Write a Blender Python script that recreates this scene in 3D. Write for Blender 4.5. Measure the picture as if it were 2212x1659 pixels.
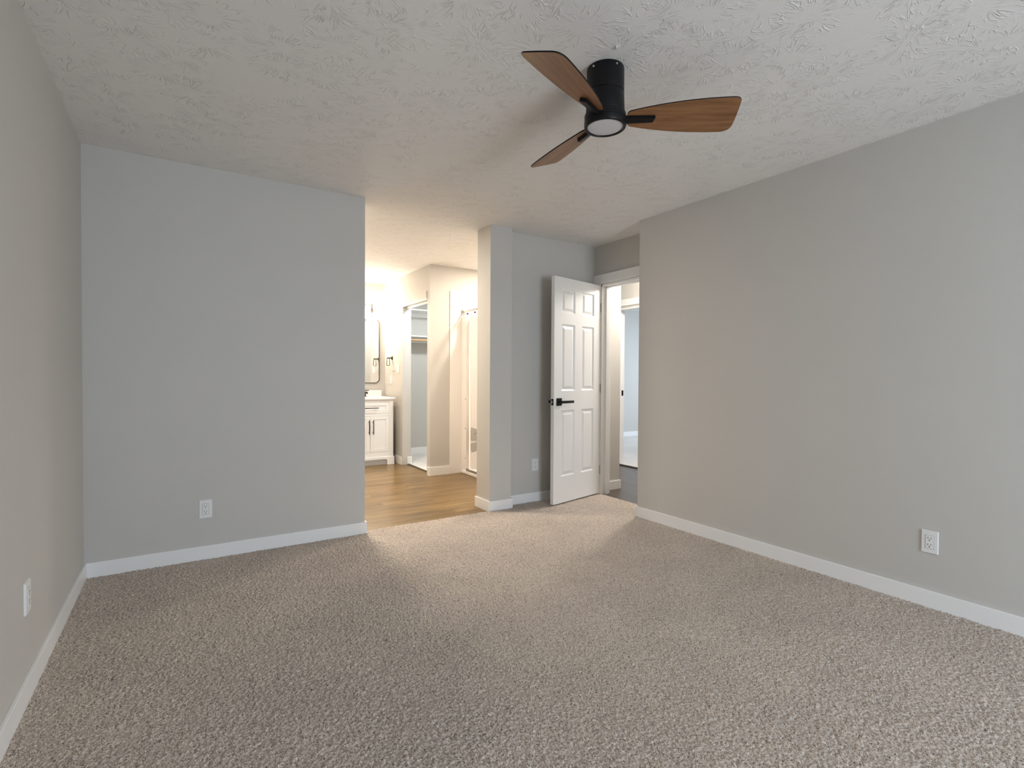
import bpy, bmesh, math, random
import numpy as np
from mathutils import Vector, Matrix

for o in list(bpy.data.objects):
    bpy.data.objects.remove(o, do_unlink=True)
S = bpy.context.scene
C = S.collection
R = math.radians
random.seed(7)
rng = np.random.default_rng(11)

# ------------------------------------------------------------------ camera
cam_d = bpy.data.cameras.new('camera')
cam = bpy.data.objects.new('camera', cam_d)
C.objects.link(cam)
S.camera = cam
YAW, PIT, ROL, FPX = R(-32.7462), R(-0.8713), R(0.3099), 1110.2709
fw = Vector((-math.sin(YAW) * math.cos(PIT), math.cos(YAW) * math.cos(PIT), math.sin(PIT)))
r0 = Vector((math.cos(YAW), math.sin(YAW), 0))
u0 = r0.cross(fw)
rt = r0 * math.cos(ROL) + u0 * math.sin(ROL)
up = -r0 * math.sin(ROL) + u0 * math.cos(ROL)
M = Matrix((rt, up, -fw)).transposed().to_4x4()
M.translation = Vector((0.468, -3.7318, 1.1542))
cam.matrix_world = M
cam_d.sensor_width = 36.0
cam_d.lens = 36.0 * FPX / 2212.0
cam_d.clip_start = 0.02
cam_d.clip_end = 60

# ------------------------------------------------------------------ world, lights, exposure
S.view_settings.view_transform = 'Standard'
S.view_settings.look = 'None'
S.view_settings.exposure = 0.0
S.view_settings.gamma = 1.0
S.view_settings.use_curve_mapping = False
S.cycles.use_denoising = True
S.cycles.use_adaptive_sampling = True
S.cycles.adaptive_threshold = 0.015
S.cycles.max_bounces = 10
S.cycles.diffuse_bounces = 6
S.cycles.sample_clamp_indirect = 6.0
S.cycles.caustics_reflective = False
S.cycles.caustics_refractive = False

w = bpy.data.worlds.new('sky')
S.world = w
w.use_nodes = True
wb = w.node_tree.nodes['Background']
wb.inputs[0].default_value = (0.62, 0.78, 1.0, 1)
wb.inputs[1].default_value = 1.0


def area(name, loc, direction, sx, sy, power, col, spread=180):
    d = bpy.data.lights.new(name, 'AREA')
    d.shape = 'RECTANGLE'
    d.size, d.size_y = sx, sy
    d.energy = power
    d.color = col
    d.spread = R(spread)
    o = bpy.data.objects.new(name, d)
    C.objects.link(o)
    o.location = loc
    o.rotation_euler = Vector(direction).to_track_quat('-Z', 'Y').to_euler()
    return o


def spot_disc(name, loc, size, power, col):
    d = bpy.data.lights.new(name, 'AREA')
    d.shape = 'DISK'
    d.size = size
    d.energy = power
    d.color = col
    o = bpy.data.objects.new(name, d)
    C.objects.link(o)
    o.location = loc
    return o


def globe(name, loc, rad, power, col):
    d = bpy.data.lights.new(name, 'POINT')
    d.shadow_soft_size = rad
    d.energy = power
    d.color = col
    o = bpy.data.objects.new(name, d)
    C.objects.link(o)
    o.location = loc
    return o


WARM = (1.0, 0.87, 0.72)
area('daylight_bedroom_window', (2.10, -6.36, 1.03), (0, 1, -0.30), 1.35, 1.9, 108, (0.77, 0.88, 1.0))
spot_disc('shower_ceiling_lamp', (3.62, 1.11, 2.425), 0.16, 30, WARM)
globe('hall_ceiling_lamp', (4.82, -0.16, 2.31), 0.15, 104, (1.0, 0.92, 0.83))
spot_disc('bathroom_fill_light', (1.62, 0.98, 2.425), 0.30, 54, WARM)  # unseen fill, added to warm the post and the carpet at the opening
spot_disc('closet_fill_light', (3.40, 2.05, 2.42), 0.25, 27, (0.90, 0.97, 1.0))  # added fill with no fixture in sight, brightens the closet interior
area('daylight_far_bedroom_window', (9.1, 1.6, 1.5), (-1, 0.1, -0.45), 1.6, 1.4, 72, (0.74, 0.86, 1.0))

# ------------------------------------------------------------------ materials


def mat(name, col, rough=0.5, metal=0.0, spec=0.5, bump=None, emit=None):
    m = bpy.data.materials.new(name)
    m.use_nodes = True
    n = m.node_tree.nodes
    b = n['Principled BSDF']
    b.inputs['Base Color'].default_value = (*col, 1)
    b.inputs['Roughness'].default_value = rough
    b.inputs['Metallic'].default_value = metal
    b.inputs['Specular IOR Level'].default_value = spec
    if emit:
        b.inputs['Emission Color'].default_value = (*emit[0], 1)
        b.inputs['Emission Strength'].default_value = emit[1]
    L = m.node_tree.links
    tc = n.new('ShaderNodeTexCoord')
    if bump:
        sc, dist, st = bump
        t = n.new('ShaderNodeTexNoise')
        t.inputs['Scale'].default_value = sc
        t.inputs['Detail'].default_value = 3
        L.new(tc.outputs['Object'], t.inputs['Vector'])
        bp = n.new('ShaderNodeBump')
        bp.inputs['Strength'].default_value = st
        bp.inputs['Distance'].default_value = dist
        L.new(t.outputs['Fac'], bp.inputs['Height'])
        L.new(bp.outputs['Normal'], b.inputs['Normal'])
    # faint tonal variation so that no surface is a perfectly flat colour
    tn = n.new('ShaderNodeTexNoise')
    tn.inputs['Scale'].default_value = 2.3
    tn.inputs['Detail'].default_value = 4
    L.new(tc.outputs['Object'], tn.inputs['Vector'])
    hs = n.new('ShaderNodeHueSaturation')
    hs.inputs['Color'].default_value = (*col, 1)
    mr = n.new('ShaderNodeMapRange')
    mr.inputs['To Min'].default_value = 0.975
    mr.inputs['To Max'].default_value = 1.025
    L.new(tn.outputs['Fac'], mr.inputs['Value'])
    L.new(mr.outputs['Result'], hs.inputs['Value'])
    L.new(hs.outputs['Color'], b.inputs['Base Color'])
    return m


WALL = mat('wall_paint_greige', (0.56, 0.545, 0.515), 0.62, bump=(170, 0.0012, 0.22))
TRIM = mat('trim_paint_white', (0.85, 0.85, 0.85), 0.35)
DOORW = mat('door_paint_white', (0.80, 0.79, 0.77), 0.42, bump=(60, 0.0006, 0.15))
PLASTIC = mat('white_plastic', (0.80, 0.80, 0.80), 0.35)
DARKHOLE = mat('dark_socket', (0.015, 0.015, 0.015), 0.6)
BLACK = mat('matte_black_metal', (0.008, 0.008, 0.009), 0.42, spec=0.25)
BLACKFAN = mat('black_fan_paint', (0.006, 0.006, 0.007), 0.42, spec=0.22)
STEEL = mat('brushed_nickel', (0.55, 0.53, 0.50), 0.28, metal=1.0)
BRONZE = mat('dark_bronze', (0.10, 0.085, 0.06), 0.38, metal=0.9)
VANITY = mat('vanity_paint_white', (0.80, 0.79, 0.77), 0.40)
STONE = mat('white_stone', (0.86, 0.85, 0.84), 0.18)
ACRYL = mat('white_acrylic', (0.86, 0.83, 0.80), 0.28)
MIRROR = mat('mirror_glass', (0.93, 0.94, 0.94), 0.02, metal=1.0)
DIFF = mat('frosted_diffuser', (0.62, 0.61, 0.63), 0.5, spec=0.25)
BULB = mat('lit_bulb', (1, 1, 1), 0.4, emit=((1.0, 0.84, 0.66), 900.0))
PINE = mat('pine_rod', (0.62, 0.40, 0.22), 0.5)
STRIP = mat('transition_strip', (0.10, 0.075, 0.055), 0.5)
PETAL = mat('grey_print', (0.47, 0.45, 0.42), 0.8)
STAMEN = mat('black_print', (0.02, 0.02, 0.02), 0.8)


def ceiling_mat():
    m = bpy.data.materials.new('ceiling_stomp_texture')
    m.use_nodes = True
    n, L = m.node_tree.nodes, m.node_tree.links
    b = n['Principled BSDF']
    b.inputs['Base Color'].default_value = (0.80, 0.79, 0.77, 1)
    b.inputs['Roughness'].default_value = 0.75
    b.inputs['Specular IOR Level'].default_value = 0.25
    tc = n.new('ShaderNodeTexCoord')

    def math_(op, a, bb=None, c=None):
        q = n.new('ShaderNodeMath')
        q.operation = op
        for i, v in enumerate((a, bb, c)):
            if v is None:
                continue
            if isinstance(v, (int, float)):
                q.inputs[i].default_value = v
            else:
                L.new(v, q.inputs[i])
        return q.outputs[0]

    def vmath(op, a, bb=None):
        q = n.new('ShaderNodeVectorMath')
        q.operation = op
        for i, v in enumerate((a, bb)):
            if v is None:
                continue
            if isinstance(v, tuple):
                q.inputs[i].default_value = v
            else:
                L.new(v, q.inputs[i])
        return q

    def layer(offset, scale, K):
        mp = n.new('ShaderNodeMapping')
        mp.inputs['Location'].default_value = offset
        mp.inputs['Scale'].default_value = (1, 1, 0)
        L.new(tc.outputs['Object'], mp.inputs['Vector'])
        # wobble so that strokes are not ruler straight
        wn = n.new('ShaderNodeTexNoise')
        wn.inputs['Scale'].default_value = 22
        wn.inputs['Detail'].default_value = 2
        L.new(mp.outputs['Vector'], wn.inputs['Vector'])
        wob = vmath('SUBTRACT', wn.outputs['Color'], (0.5, 0.5, 0.5))
        ws = n.new('ShaderNodeVectorMath')
        ws.operation = 'MULTIPLY'
        L.new(wob.outputs[0], ws.inputs[0])
        ws.inputs[1].default_value = (0.010, 0.010, 0)
        pos = vmath('ADD', mp.outputs['Vector'], ws.outputs[0]).outputs[0]
        vo = n.new('ShaderNodeTexVoronoi')
        vo.voronoi_dimensions = '2D'
        vo.inputs['Scale'].default_value = scale
        vo.inputs['Randomness'].default_value = 0.85
        L.new(pos, vo.inputs['Vector'])
        d = vmath('SUBTRACT', pos, vo.outputs['Position'])
        ln = n.new('ShaderNodeVectorMath')
        ln.operation = 'LENGTH'
        L.new(d.outputs[0], ln.inputs[0])
        r = ln.outputs['Value']
        nz = n.new('ShaderNodeVectorMath')
        nz.operation = 'NORMALIZE'
        L.new(d.outputs[0], nz.inputs[0])
        sx = n.new('ShaderNodeSeparateXYZ')
        L.new(nz.outputs[0], sx.inputs[0])
        sc_ = n.new('ShaderNodeSeparateColor')
        L.new(vo.outputs['Color'], sc_.inputs[0])
        cz = n.new('ShaderNodeCombineXYZ')
        L.new(math_('MULTIPLY', sx.outputs[0], K), cz.inputs[0])
        L.new(math_('MULTIPLY', sx.outputs[1], K), cz.inputs[1])
        L.new(math_('ADD', math_('MULTIPLY', r, 11.0), math_('MULTIPLY', sc_.outputs[0], 90.0)), cz.inputs[2])
        st = n.new('ShaderNodeTexNoise')
        st.inputs['Scale'].default_value = 1.0
        st.inputs['Detail'].default_value = 1.0
        L.new(cz.outputs[0], st.inputs['Vector'])
        ridge = math_('ABSOLUTE', math_('SUBTRACT', st.outputs['Fac'], 0.5))
        mr = n.new('ShaderNodeMapRange')
        mr.interpolation_type = 'SMOOTHSTEP'
        mr.inputs['From Min'].default_value = 0.0
        mr.inputs['From Max'].default_value = 0.040
        mr.inputs['To Min'].default_value = 1
        mr.inputs['To Max'].default_value = 0
        L.new(ridge, mr.inputs['Value'])
        # ring mask: strokes live between 2.5 cm and 12 cm from each stomp's middle
        a = n.new('ShaderNodeMapRange')
        a.interpolation_type = 'SMOOTHSTEP'
        a.inputs['From Min'].default_value = 0.03
        a.inputs['From Max'].default_value = 0.06
        L.new(r, a.inputs['Value'])
        z = n.new('ShaderNodeMapRange')
        z.interpolation_type = 'SMOOTHSTEP'
        z.inputs['From Min'].default_value = 0.10
        z.inputs['From Max'].default_value = 0.165
        z.inputs['To Min'].default_value = 1
        z.inputs['To Max'].default_value = 0
        L.new(r, z.inputs['Value'])
        pn = n.new('ShaderNodeTexNoise')
        pn.inputs['Scale'].default_value = 17
        pn.inputs['Detail'].default_value = 2
        L.new(mp.outputs['Vector'], pn.inputs['Vector'])
        pm = n.new('ShaderNodeMapRange')
        pm.interpolation_type = 'SMOOTHSTEP'
        pm.inputs['From Min'].default_value = 0.41
        pm.inputs['From Max'].default_value = 0.58
        L.new(pn.outputs['Fac'], pm.inputs['Value'])
        return math_('MULTIPLY', math_('MULTIPLY', mr.outputs[0], pm.outputs[0]),
                     math_('MULTIPLY', a.outputs[0], z.outputs[0]))

    h1 = layer((0.3, 0.2, 0), 3.9, 5.2)
    h2 = layer((7.63, 3.41, 0), 3.5, 4.6)
    hh = math_('MAXIMUM', h1, math_('MULTIPLY', h2, 0.9))
    g = n.new('ShaderNodeTexNoise')
    g.inputs['Scale'].default_value = 75
    g.inputs['Detail'].default_value = 3
    L.new(tc.outputs['Object'], g.inputs['Vector'])
    tot = math_('ADD', hh, math_('MULTIPLY', g.outputs['Fac'], 0.35))
    bp = n.new('ShaderNodeBump')
    bp.inputs['Strength'].default_value = 0.85
    bp.inputs['Distance'].default_value = 0.0028
    L.new(tot, bp.inputs['Height'])
    L.new(bp.outputs['Normal'], b.inputs['Normal'])
    return m


def carpet_mat(name, dark, mid, light, bump=0.4):
    m = bpy.data.materials.new(name)
    m.use_nodes = True
    n, L = m.node_tree.nodes, m.node_tree.links
    b = n['Principled BSDF']
    b.inputs['Roughness'].default_value = 0.95
    b.inputs['Specular IOR Level'].default_value = 0.1
    b.inputs['Sheen Weight'].default_value = 0.15
    tc = n.new('ShaderNodeTexCoord')
    t = n.new('ShaderNodeTexNoise')
    t.inputs['Scale'].default_value = 235
    t.inputs['Detail'].default_value = 3
    t.inputs['Roughness'].default_value = 0.65
    t.inputs['Distortion'].default_value = 1.2
    L.new(tc.outputs['Object'], t.inputs['Vector'])
    cr = n.new('ShaderNodeValToRGB')
    e = cr.color_ramp.elements
    e[0].position, e[0].color = 0.37, (*dark, 1)
    e[1].position, e[1].color = 0.64, (*light, 1)
    q = e.new(0.465)
    q.color = (*mid, 1)
    L.new(t.outputs['Fac'], cr.inputs['Fac'])
    # large soft patches where the pile lies differently
    t2 = n.new('ShaderNodeTexNoise')
    t2.inputs['Scale'].default_value = 2.6
    t2.inputs['Detail'].default_value = 5
    L.new(tc.outputs['Object'], t2.inputs['Vector'])
    mr = n.new('ShaderNodeMapRange')
    mr.inputs['From Min'].default_value = 0.3
    mr.inputs['From Max'].default_value = 0.7
    mr.inputs['To Min'].default_value = 0.93
    mr.inputs['To Max'].default_value = 1.07
    L.new(t2.outputs['Fac'], mr.inputs['Value'])
    hs = n.new('ShaderNodeHueSaturation')
    L.new(cr.outputs['Color'], hs.inputs['Color'])
    L.new(mr.outputs['Result'], hs.inputs['Value'])
    L.new(hs.outputs['Color'], b.inputs['Base Color'])
    bp = n.new('ShaderNodeBump')
    bp.inputs['Strength'].default_value = bump
    bp.inputs['Distance'].default_value = 0.004
    L.new(t.outputs['Fac'], bp.inputs['Height'])
    L.new(bp.outputs['Normal'], b.inputs['Normal'])
    return m


def plank_mat(name, cols, along='X', rough=0.30):
    m = bpy.data.materials.new(name)
    m.use_nodes = True
    n, L = m.node_tree.nodes, m.node_tree.links
    b = n['Principled BSDF']
    b.inputs['Roughness'].default_value = rough
    b.inputs['Specular IOR Level'].default_value = 0.4
    tc = n.new('ShaderNodeTexCoord')
    mp = n.new('ShaderNodeMapping')
    if along == 'Y':
        mp.inputs['Rotation'].default_value = (0, 0, R(90))
    L.new(tc.outputs['Object'], mp.inputs['Vector'])
    br = n.new('ShaderNodeTexBrick')
    br.inputs['Scale'].default_value = 1.0
    br.inputs['Brick Width'].default_value = 1.22
    br.inputs['Row Height'].default_value = 0.182
    br.inputs['Mortar Size'].default_value = 0.0008
    br.inputs['Mortar Smooth'].default_value = 0.3
    br.inputs['Bias'].default_value = 0.0
    br.offset = 0.37
    br.inputs['Color1'].default_value = (0, 0, 0, 1)
    br.inputs['Color2'].default_value = (1, 1, 1, 1)
    br.inputs['Mortar'].default_value = (0.5, 0.5, 0.5, 1)
    L.new(mp.outputs['Vector'], br.inputs['Vector'])
    st = n.new('ShaderNodeMapping')
    st.inputs['Scale'].default_value = (0.9, 13, 1)
    L.new(mp.outputs['Vector'], st.inputs['Vector'])
    off = n.new('ShaderNodeVectorMath')
    off.operation = 'MULTIPLY_ADD'
    L.new(br.outputs['Color'], off.inputs[0])
    off.inputs[1].default_value = (7.3, 3.1, 5.0)
    L.new(st.outputs['Vector'], off.inputs[2])
    t = n.new('ShaderNodeTexNoise')
    t.inputs['Scale'].default_value = 1.6
    t.inputs['Detail'].default_value = 6
    t.inputs['Roughness'].default_value = 0.62
    t.inputs['Distortion'].default_value = 0.6
    L.new(off.outputs[0], t.inputs['Vector'])
    cr = n.new('ShaderNodeValToRGB')
    e = cr.color_ramp.elements
    e[0].position, e[0].color = 0.30, (*cols[0], 1)
    e[1].position, e[1].color = 0.70, (*cols[2], 1)
    q = e.new(0.5)
    q.color = (*cols[1], 1)
    L.new(t.outputs['Fac'], cr.inputs['Fac'])
    sp = n.new('ShaderNodeSeparateColor')
    L.new(br.outputs['Color'], sp.inputs[0])
    mr = n.new('ShaderNodeMapRange')
    mr.inputs['To Min'].default_value = 0.93
    mr.inputs['To Max'].default_value = 1.07
    L.new(sp.outputs[0], mr.inputs['Value'])
    hs = n.new('ShaderNodeHueSaturation')
    L.new(cr.outputs['Color'], hs.inputs['Color'])
    L.new(mr.outputs['Result'], hs.inputs['Value'])
    mx = n.new('ShaderNodeMix')
    mx.data_type = 'RGBA'
    mx.inputs['B'].default_value = (*[c * 0.8 for c in cols[0]], 1)
    L.new(br.outputs['Fac'], mx.inputs['Factor'])
    L.new(hs.outputs['Color'], mx.inputs['A'])
    L.new(mx.outputs['Result'], b.inputs['Base Color'])
    bp = n.new('ShaderNodeBump')
    bp.inputs['Strength'].default_value = 0.25
    bp.inputs['Distance'].default_value = 0.001
    L.new(t.outputs['Fac'], bp.inputs['Height'])
    L.new(bp.outputs['Normal'], b.inputs['Normal'])
    return m


def blade_mat():
    m = bpy.data.materials.new('fan_blade_wood')
    m.use_nodes = True
    n, L = m.node_tree.nodes, m.node_tree.links
    b = n['Principled BSDF']
    b.inputs['Roughness'].default_value = 0.42
    b.inputs['Specular IOR Level'].default_value = 0.35
    tc = n.new('ShaderNodeTexCoord')
    oi = n.new('ShaderNodeObjectInfo')
    mp = n.new('ShaderNodeMapping')
    mp.inputs['Scale'].default_value = (2.2, 26, 1)
    L.new(tc.outputs['Object'], mp.inputs['Vector'])
    ad = n.new('ShaderNodeVectorMath')
    ad.operation = 'ADD'
    cb = n.new('ShaderNodeCombineXYZ')
    k = n.new('ShaderNodeMath')
    k.operation = 'MULTIPLY'
    k.inputs[1].default_value = 37
    L.new(oi.outputs['Random'], k.inputs[0])
    L.new(k.outputs[0], cb.inputs[0])
    L.new(k.outputs[0], cb.inputs[2])
    L.new(mp.outputs['Vector'], ad.inputs[0])
    L.new(cb.outputs[0], ad.inputs[1])
    t = n.new('ShaderNodeTexNoise')
    t.inputs['Scale'].default_value = 1.5
    t.inputs['Detail'].default_value = 6
    t.inputs['Roughness'].default_value = 0.6
    t.inputs['Distortion'].default_value = 1.0
    L.new(ad.outputs[0], t.inputs['Vector'])
    cr = n.new('ShaderNodeValToRGB')
    e = cr.color_ramp.elements
    e[0].position, e[0].color = 0.28, (0.14, 0.062, 0.025, 1)
    e[1].position, e[1].color = 0.72, (0.31, 0.150, 0.064, 1)
    q = e.new(0.5)
    q.color = (0.235, 0.110, 0.046, 1)
    L.new(t.outputs['Fac'], cr.inputs['Fac'])
    L.new(cr.outputs['Color'], b.inputs['Base Color'])
    return m


def glass_mat():
    m = bpy.data.materials.new('clear_shade_glass')
    m.use_nodes = True
    n, L = m.node_tree.nodes, m.node_tree.links
    n.remove(n['Principled BSDF'])
    tr = n.new('ShaderNodeBsdfTransparent')
    gl = n.new('ShaderNodeBsdfGlossy')
    gl.inputs['Roughness'].default_value = 0.05
    mx = n.new('ShaderNodeMixShader')
    mx.inputs[0].default_value = 0.05
    L.new(tr.outputs[0], mx.inputs[1])
    L.new(gl.outputs[0], mx.inputs[2])
    L.new(mx.outputs[0], n['Material Output'].inputs['Surface'])
    return m


def cloth_mat():
    m = bpy.data.materials.new('white_curtain_cloth')
    m.use_nodes = True
    n, L = m.node_tree.nodes, m.node_tree.links
    b = n['Principled BSDF']
    b.inputs['Base Color'].default_value = (0.82, 0.80, 0.78, 1)
    b.inputs['Roughness'].default_value = 0.8
    t = n.new('ShaderNodeBsdfTranslucent')
    t.inputs['Color'].default_value = (0.8, 0.76, 0.72, 1)
    mx = n.new('ShaderNodeMixShader')
    mx.inputs[0].default_value = 0.2
    L.new(b.outputs[0], mx.inputs[1])
    L.new(t.outputs[0], mx.inputs[2])
    L.new(mx.outputs[0], n['Material Output'].inputs['Surface'])
    return m


CEIL = ceiling_mat()
CARPET = carpet_mat('frieze_carpet', (0.050, 0.036, 0.026), (0.51, 0.435, 0.370), (0.78, 0.695, 0.615))
CARPET2 = carpet_mat('pale_carpet', (0.50, 0.47, 0.44), (0.68, 0.65, 0.61), (0.78, 0.75, 0.72))
VINYL = plank_mat('vinyl_plank_warm', ((0.088, 0.050, 0.016), (0.190, 0.116, 0.040), (0.295, 0.190, 0.074)), 'X')
VINYLH = plank_mat('vinyl_plank_hall_bluelit', ((0.044, 0.034, 0.028), (0.072, 0.055, 0.046), (0.11, 0.086, 0.072)), 'Y')  # same planks as the bathroom, the hall's bluish light painted in as greyer tones
WOODB = blade_mat()
GLASS = glass_mat()
CLOTH = cloth_mat()

# ------------------------------------------------------------------ mesh helpers


def obj(name, bm, m, parent=None, smooth=None):
    me = bpy.data.meshes.new(name)
    bm.to_mesh(me)
    bm.free()
    ms = m if isinstance(m, (list, tuple)) else [m]
    for k in ms:
        me.materials.append(k)
    if smooth is not None:
        for p in me.polygons:
            p.use_smooth = True
        me.set_sharp_from_angle(angle=R(smooth))
    o = bpy.data.objects.new(name, me)
    C.objects.link(o)
    if parent:
        o.parent = parent
    return o


def thing(name, label, cat, loc=(0, 0, 0), rotz=0.0, group=None):
    o = bpy.data.objects.new(name, None)
    C.objects.link(o)
    o.empty_display_size = 0.05
    o.location = loc
    o.rotation_euler = (0, 0, rotz)
    return tag(o, label, cat, group)


def tag(o, label, cat, group=None):
    o['label'] = label
    o['category'] = cat
    if group:
        o['group'] = group
    return o


def struct(name, bm, m, parent=None, label=None, smooth=None):
    o = obj(name, bm, m, parent, smooth)
    if parent is None:
        o['kind'] = 'structure'
        if label:
            o['label'] = label
    return o


def bx(bm, x0, x1, y0, y1, z0, z1, bev=0.0, seg=2):
    r = bmesh.ops.create_cube(bm, size=1)
    vs = r['verts']
    for v in vs:
        v.co = Vector((x0 + (v.co.x + .5) * (x1 - x0), y0 + (v.co.y + .5) * (y1 - y0), z0 + (v.co.z + .5) * (z1 - z0)))
    if bev > 0:
        es = list({e for v in vs for e in v.link_edges})
        bmesh.ops.bevel(bm, geom=es, offset=bev, segments=seg, affect='EDGES', profile=0.5)
    return bm


def box(x0, x1, y0, y1, z0, z1, bev=0.0, seg=2):
    return bx(bmesh.new(), x0, x1, y0, y1, z0, z1, bev, seg)


def lathe(bm, prof, seg=64, c=(0, 0, 0), axis='z'):
    """prof: list of (radius, height); revolved about an axis through c"""
    rings = []
    for (r, h) in prof:
        ring = []
        if r < 1e-6:
            ring = [bm.verts.new(_ax(0, 0, h, c, axis))]
        else:
            for i in range(seg):
                a = 2 * math.pi * i / seg
                ring.append(bm.verts.new(_ax(r * math.cos(a), r * math.sin(a), h, c, axis)))
        rings.append(ring)
    for A, B in zip(rings, rings[1:]):
        if len(A) == 1 and len(B) == 1:
            continue
        for i in range(seg):
            j = (i + 1) % seg
            if len(A) == 1:
                bm.faces.new((A[0], B[i], B[j]))
            elif len(B) == 1:
                bm.faces.new((A[i], A[j], B[0]))
            else:
                bm.faces.new((A[i], A[j], B[j], B[i]))
    bmesh.ops.recalc_face_normals(bm, faces=bm.faces[:])
    return bm


def _ax(x, y, h, c, axis):
    if axis == 'z':
        v = (x, y, h)
    elif axis == 'x':
        v = (h, x, y)
    else:
        v = (x, h, y)
    return Vector(v) + Vector(c)


def tube(bm, pts, r, seg=12, closed=False):
    pts = [Vector(p) for p in pts]
    N = len(pts)
    rings = []
    prev = None
    for i, p in enumerate(pts):
        if closed:
            t = (pts[(i + 1) % N] - pts[i - 1]).normalized()
        else:
            t = (pts[min(i + 1, N - 1)] - pts[max(i - 1, 0)]).normalized()
        if prev is None:
            u = t.orthogonal().normalized()
        else:
            u = (prev - t * prev.dot(t)).normalized()
        prev = u
        v = t.cross(u)
        rings.append([bm.verts.new(p + r * (u * math.cos(2 * math.pi * k / seg) + v * math.sin(2 * math.pi * k / seg))) for k in range(seg)])
    pairs = list(zip(rings, rings[1:]))
    if closed:
        pairs.append((rings[-1], rings[0]))
    for A, B in pairs:
        for k in range(seg):
            j = (k + 1) % seg
            bm.faces.new((A[k], A[j], B[j], B[k]))
    if not closed:
        bm.faces.new(rings[0][::-1])
        bm.faces.new(rings[-1])
    bmesh.ops.recalc_face_normals(bm, faces=bm.faces[:])
    return bm


def xform(bm, mtx):
    bmesh.ops.transform(bm, matrix=mtx, verts=bm.verts[:])
    return bm


def cells(bm, xs, ys, f):
    pass


H = 2.44
XW, YR = 3.645, -0.724         # right wall face and where it ends
XD, YA = 3.93, 0.1416          # door wall face, alcove back wall face
XB = 1.593                     # right end of the back wall
XP0, XP1, YP = 2.678, 2.896, 0.052
YREAR = -6.30
XC, YCR = 2.88, 1.77           # closet wall face, its outside corner
YBB = 3.335                    # bathroom back wall
HB = 0.084                     # baseboard height
T = 0.013

# ------------------------------------------------------------------ floors
# bedroom carpet: a dense displaced pile where the photograph sees it, a plain slab behind


def carpet_floor():
    step = 0.0034
    x0, x1, y0, y1 = -0.02, XD + 0.012, -3.42, 0.16
    nx, ny = int((x1 - x0) / step) + 1, int((y1 - y0) / step) + 1
    base = rng.standard_normal((ny, nx)).astype(np.float32)

    def blur(a, k):
        for ax in (0, 1):
            s = np.zeros_like(a)
            for d in range(-k, k + 1):
                s += np.roll(a, d, ax)
            a = s / (2 * k + 1)
        return a

    def norm(a):
        return (a - a.mean()) / a.std()
    f1 = norm(base + 0.55 * norm(blur(base, 1)))
    f2 = norm(blur(rng.standard_normal((ny, nx)).astype(np.float32), 1))
    z = 0.0019 * f1 + 0.0007 * f2
    z = np.clip(z, -0.0075, 0.005) - 0.001
    X, Y = np.meshgrid(x0 + np.arange(nx) * step, y0 + np.arange(ny) * step)
    jx = rng.uniform(-.001, .001, (ny, nx))
    jy = rng.uniform(-.001, .001, (ny, nx))
    co = np.stack([X + jx, Y + jy, z], -1).reshape(-1, 3).astype(np.float32)
    cx = X[:-1, :-1] + step / 2
    cy = Y[:-1, :-1] + step / 2
    keep = ((cx < XW + .02) & (cy < 0.02)) | ((cx > XB - .01) & (cx < XP0 + .06) & (cy < 0.056)) | \
           ((cx > XP0) & (cy > YR - .02) & (cy < YA + .01) & (cx < XD + .006))
    keep &= ~((cx > XP0 + .06) & (cx < XP1 - .02) & (cy > YP + .02))
    idx = (np.arange(ny - 1)[:, None] * nx + np.arange(nx - 1)[None, :])
    idx = idx[keep]
    quads = np.stack([idx, idx + 1, idx + 1 + nx, idx + nx], -1)
    used = np.unique(quads)
    remap = np.full(nx * ny, -1, np.int64)
    remap[used] = np.arange(len(used))
    quads = remap[quads]
    co = co[used]
    # slab under everything and behind the camera
    sl = np.array([[-.02, YREAR - .02, -.004], [XW + .02, YREAR - .02, -.004], [XW + .02, -3.40, -.004], [-.02, -3.40, -.004]], np.float32)
    n0 = len(co)
    co = np.concatenate([co, sl])
    quads = np.concatenate([quads, np.array([[n0, n0 + 1, n0 + 2, n0 + 3]])])
    me = bpy.data.meshes.new('floor')
    me.vertices.add(len(co))
    me.vertices.foreach_set('co', co.ravel())
    nq = len(quads)
    me.loops.add(nq * 4)
    me.loops.foreach_set('vertex_index', quads.astype(np.int32).ravel())
    me.polygons.add(nq)
    me.polygons.foreach_set('loop_start', (np.arange(nq) * 4).astype(np.int32))
    me.polygons.foreach_set('use_smooth', np.ones(nq, bool))
    me.update(calc_edges=True)
    me.materials.append(CARPET)
    o = bpy.data.objects.new('floor', me)
    C.objects.link(o)
    o['kind'] = 'structure'
    return o


carpet_floor()
struct('floor_bathroom', bx(box(0.78, 3.30, 0.05, 3.40, -0.06, -0.006), XC, 3.0, 1.85, 2.64, -0.06, -0.0065), VINYL)
struct('floor_hall', box(3.935, 5.32, -2.2, 3.6, -0.06, -0.006), VINYLH)
struct('floor_closet', box(2.965, 4.24, 1.82, 3.45, -0.05, 0.002), CARPET2)
struct('floor_far_bedroom', box(5.32, 9.3, -0.7, 3.5, -0.06, 0.002), CARPET2)
struct('floor_subfloor', box(-0.15, 9.35, -6.55, 3.62, -0.12, -0.061), TRIM)

# ------------------------------------------------------------------ ceiling
struct('ceiling', box(-0.15, 9.35, -6.55, 3.62, H, H + 0.08), CEIL)

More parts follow.
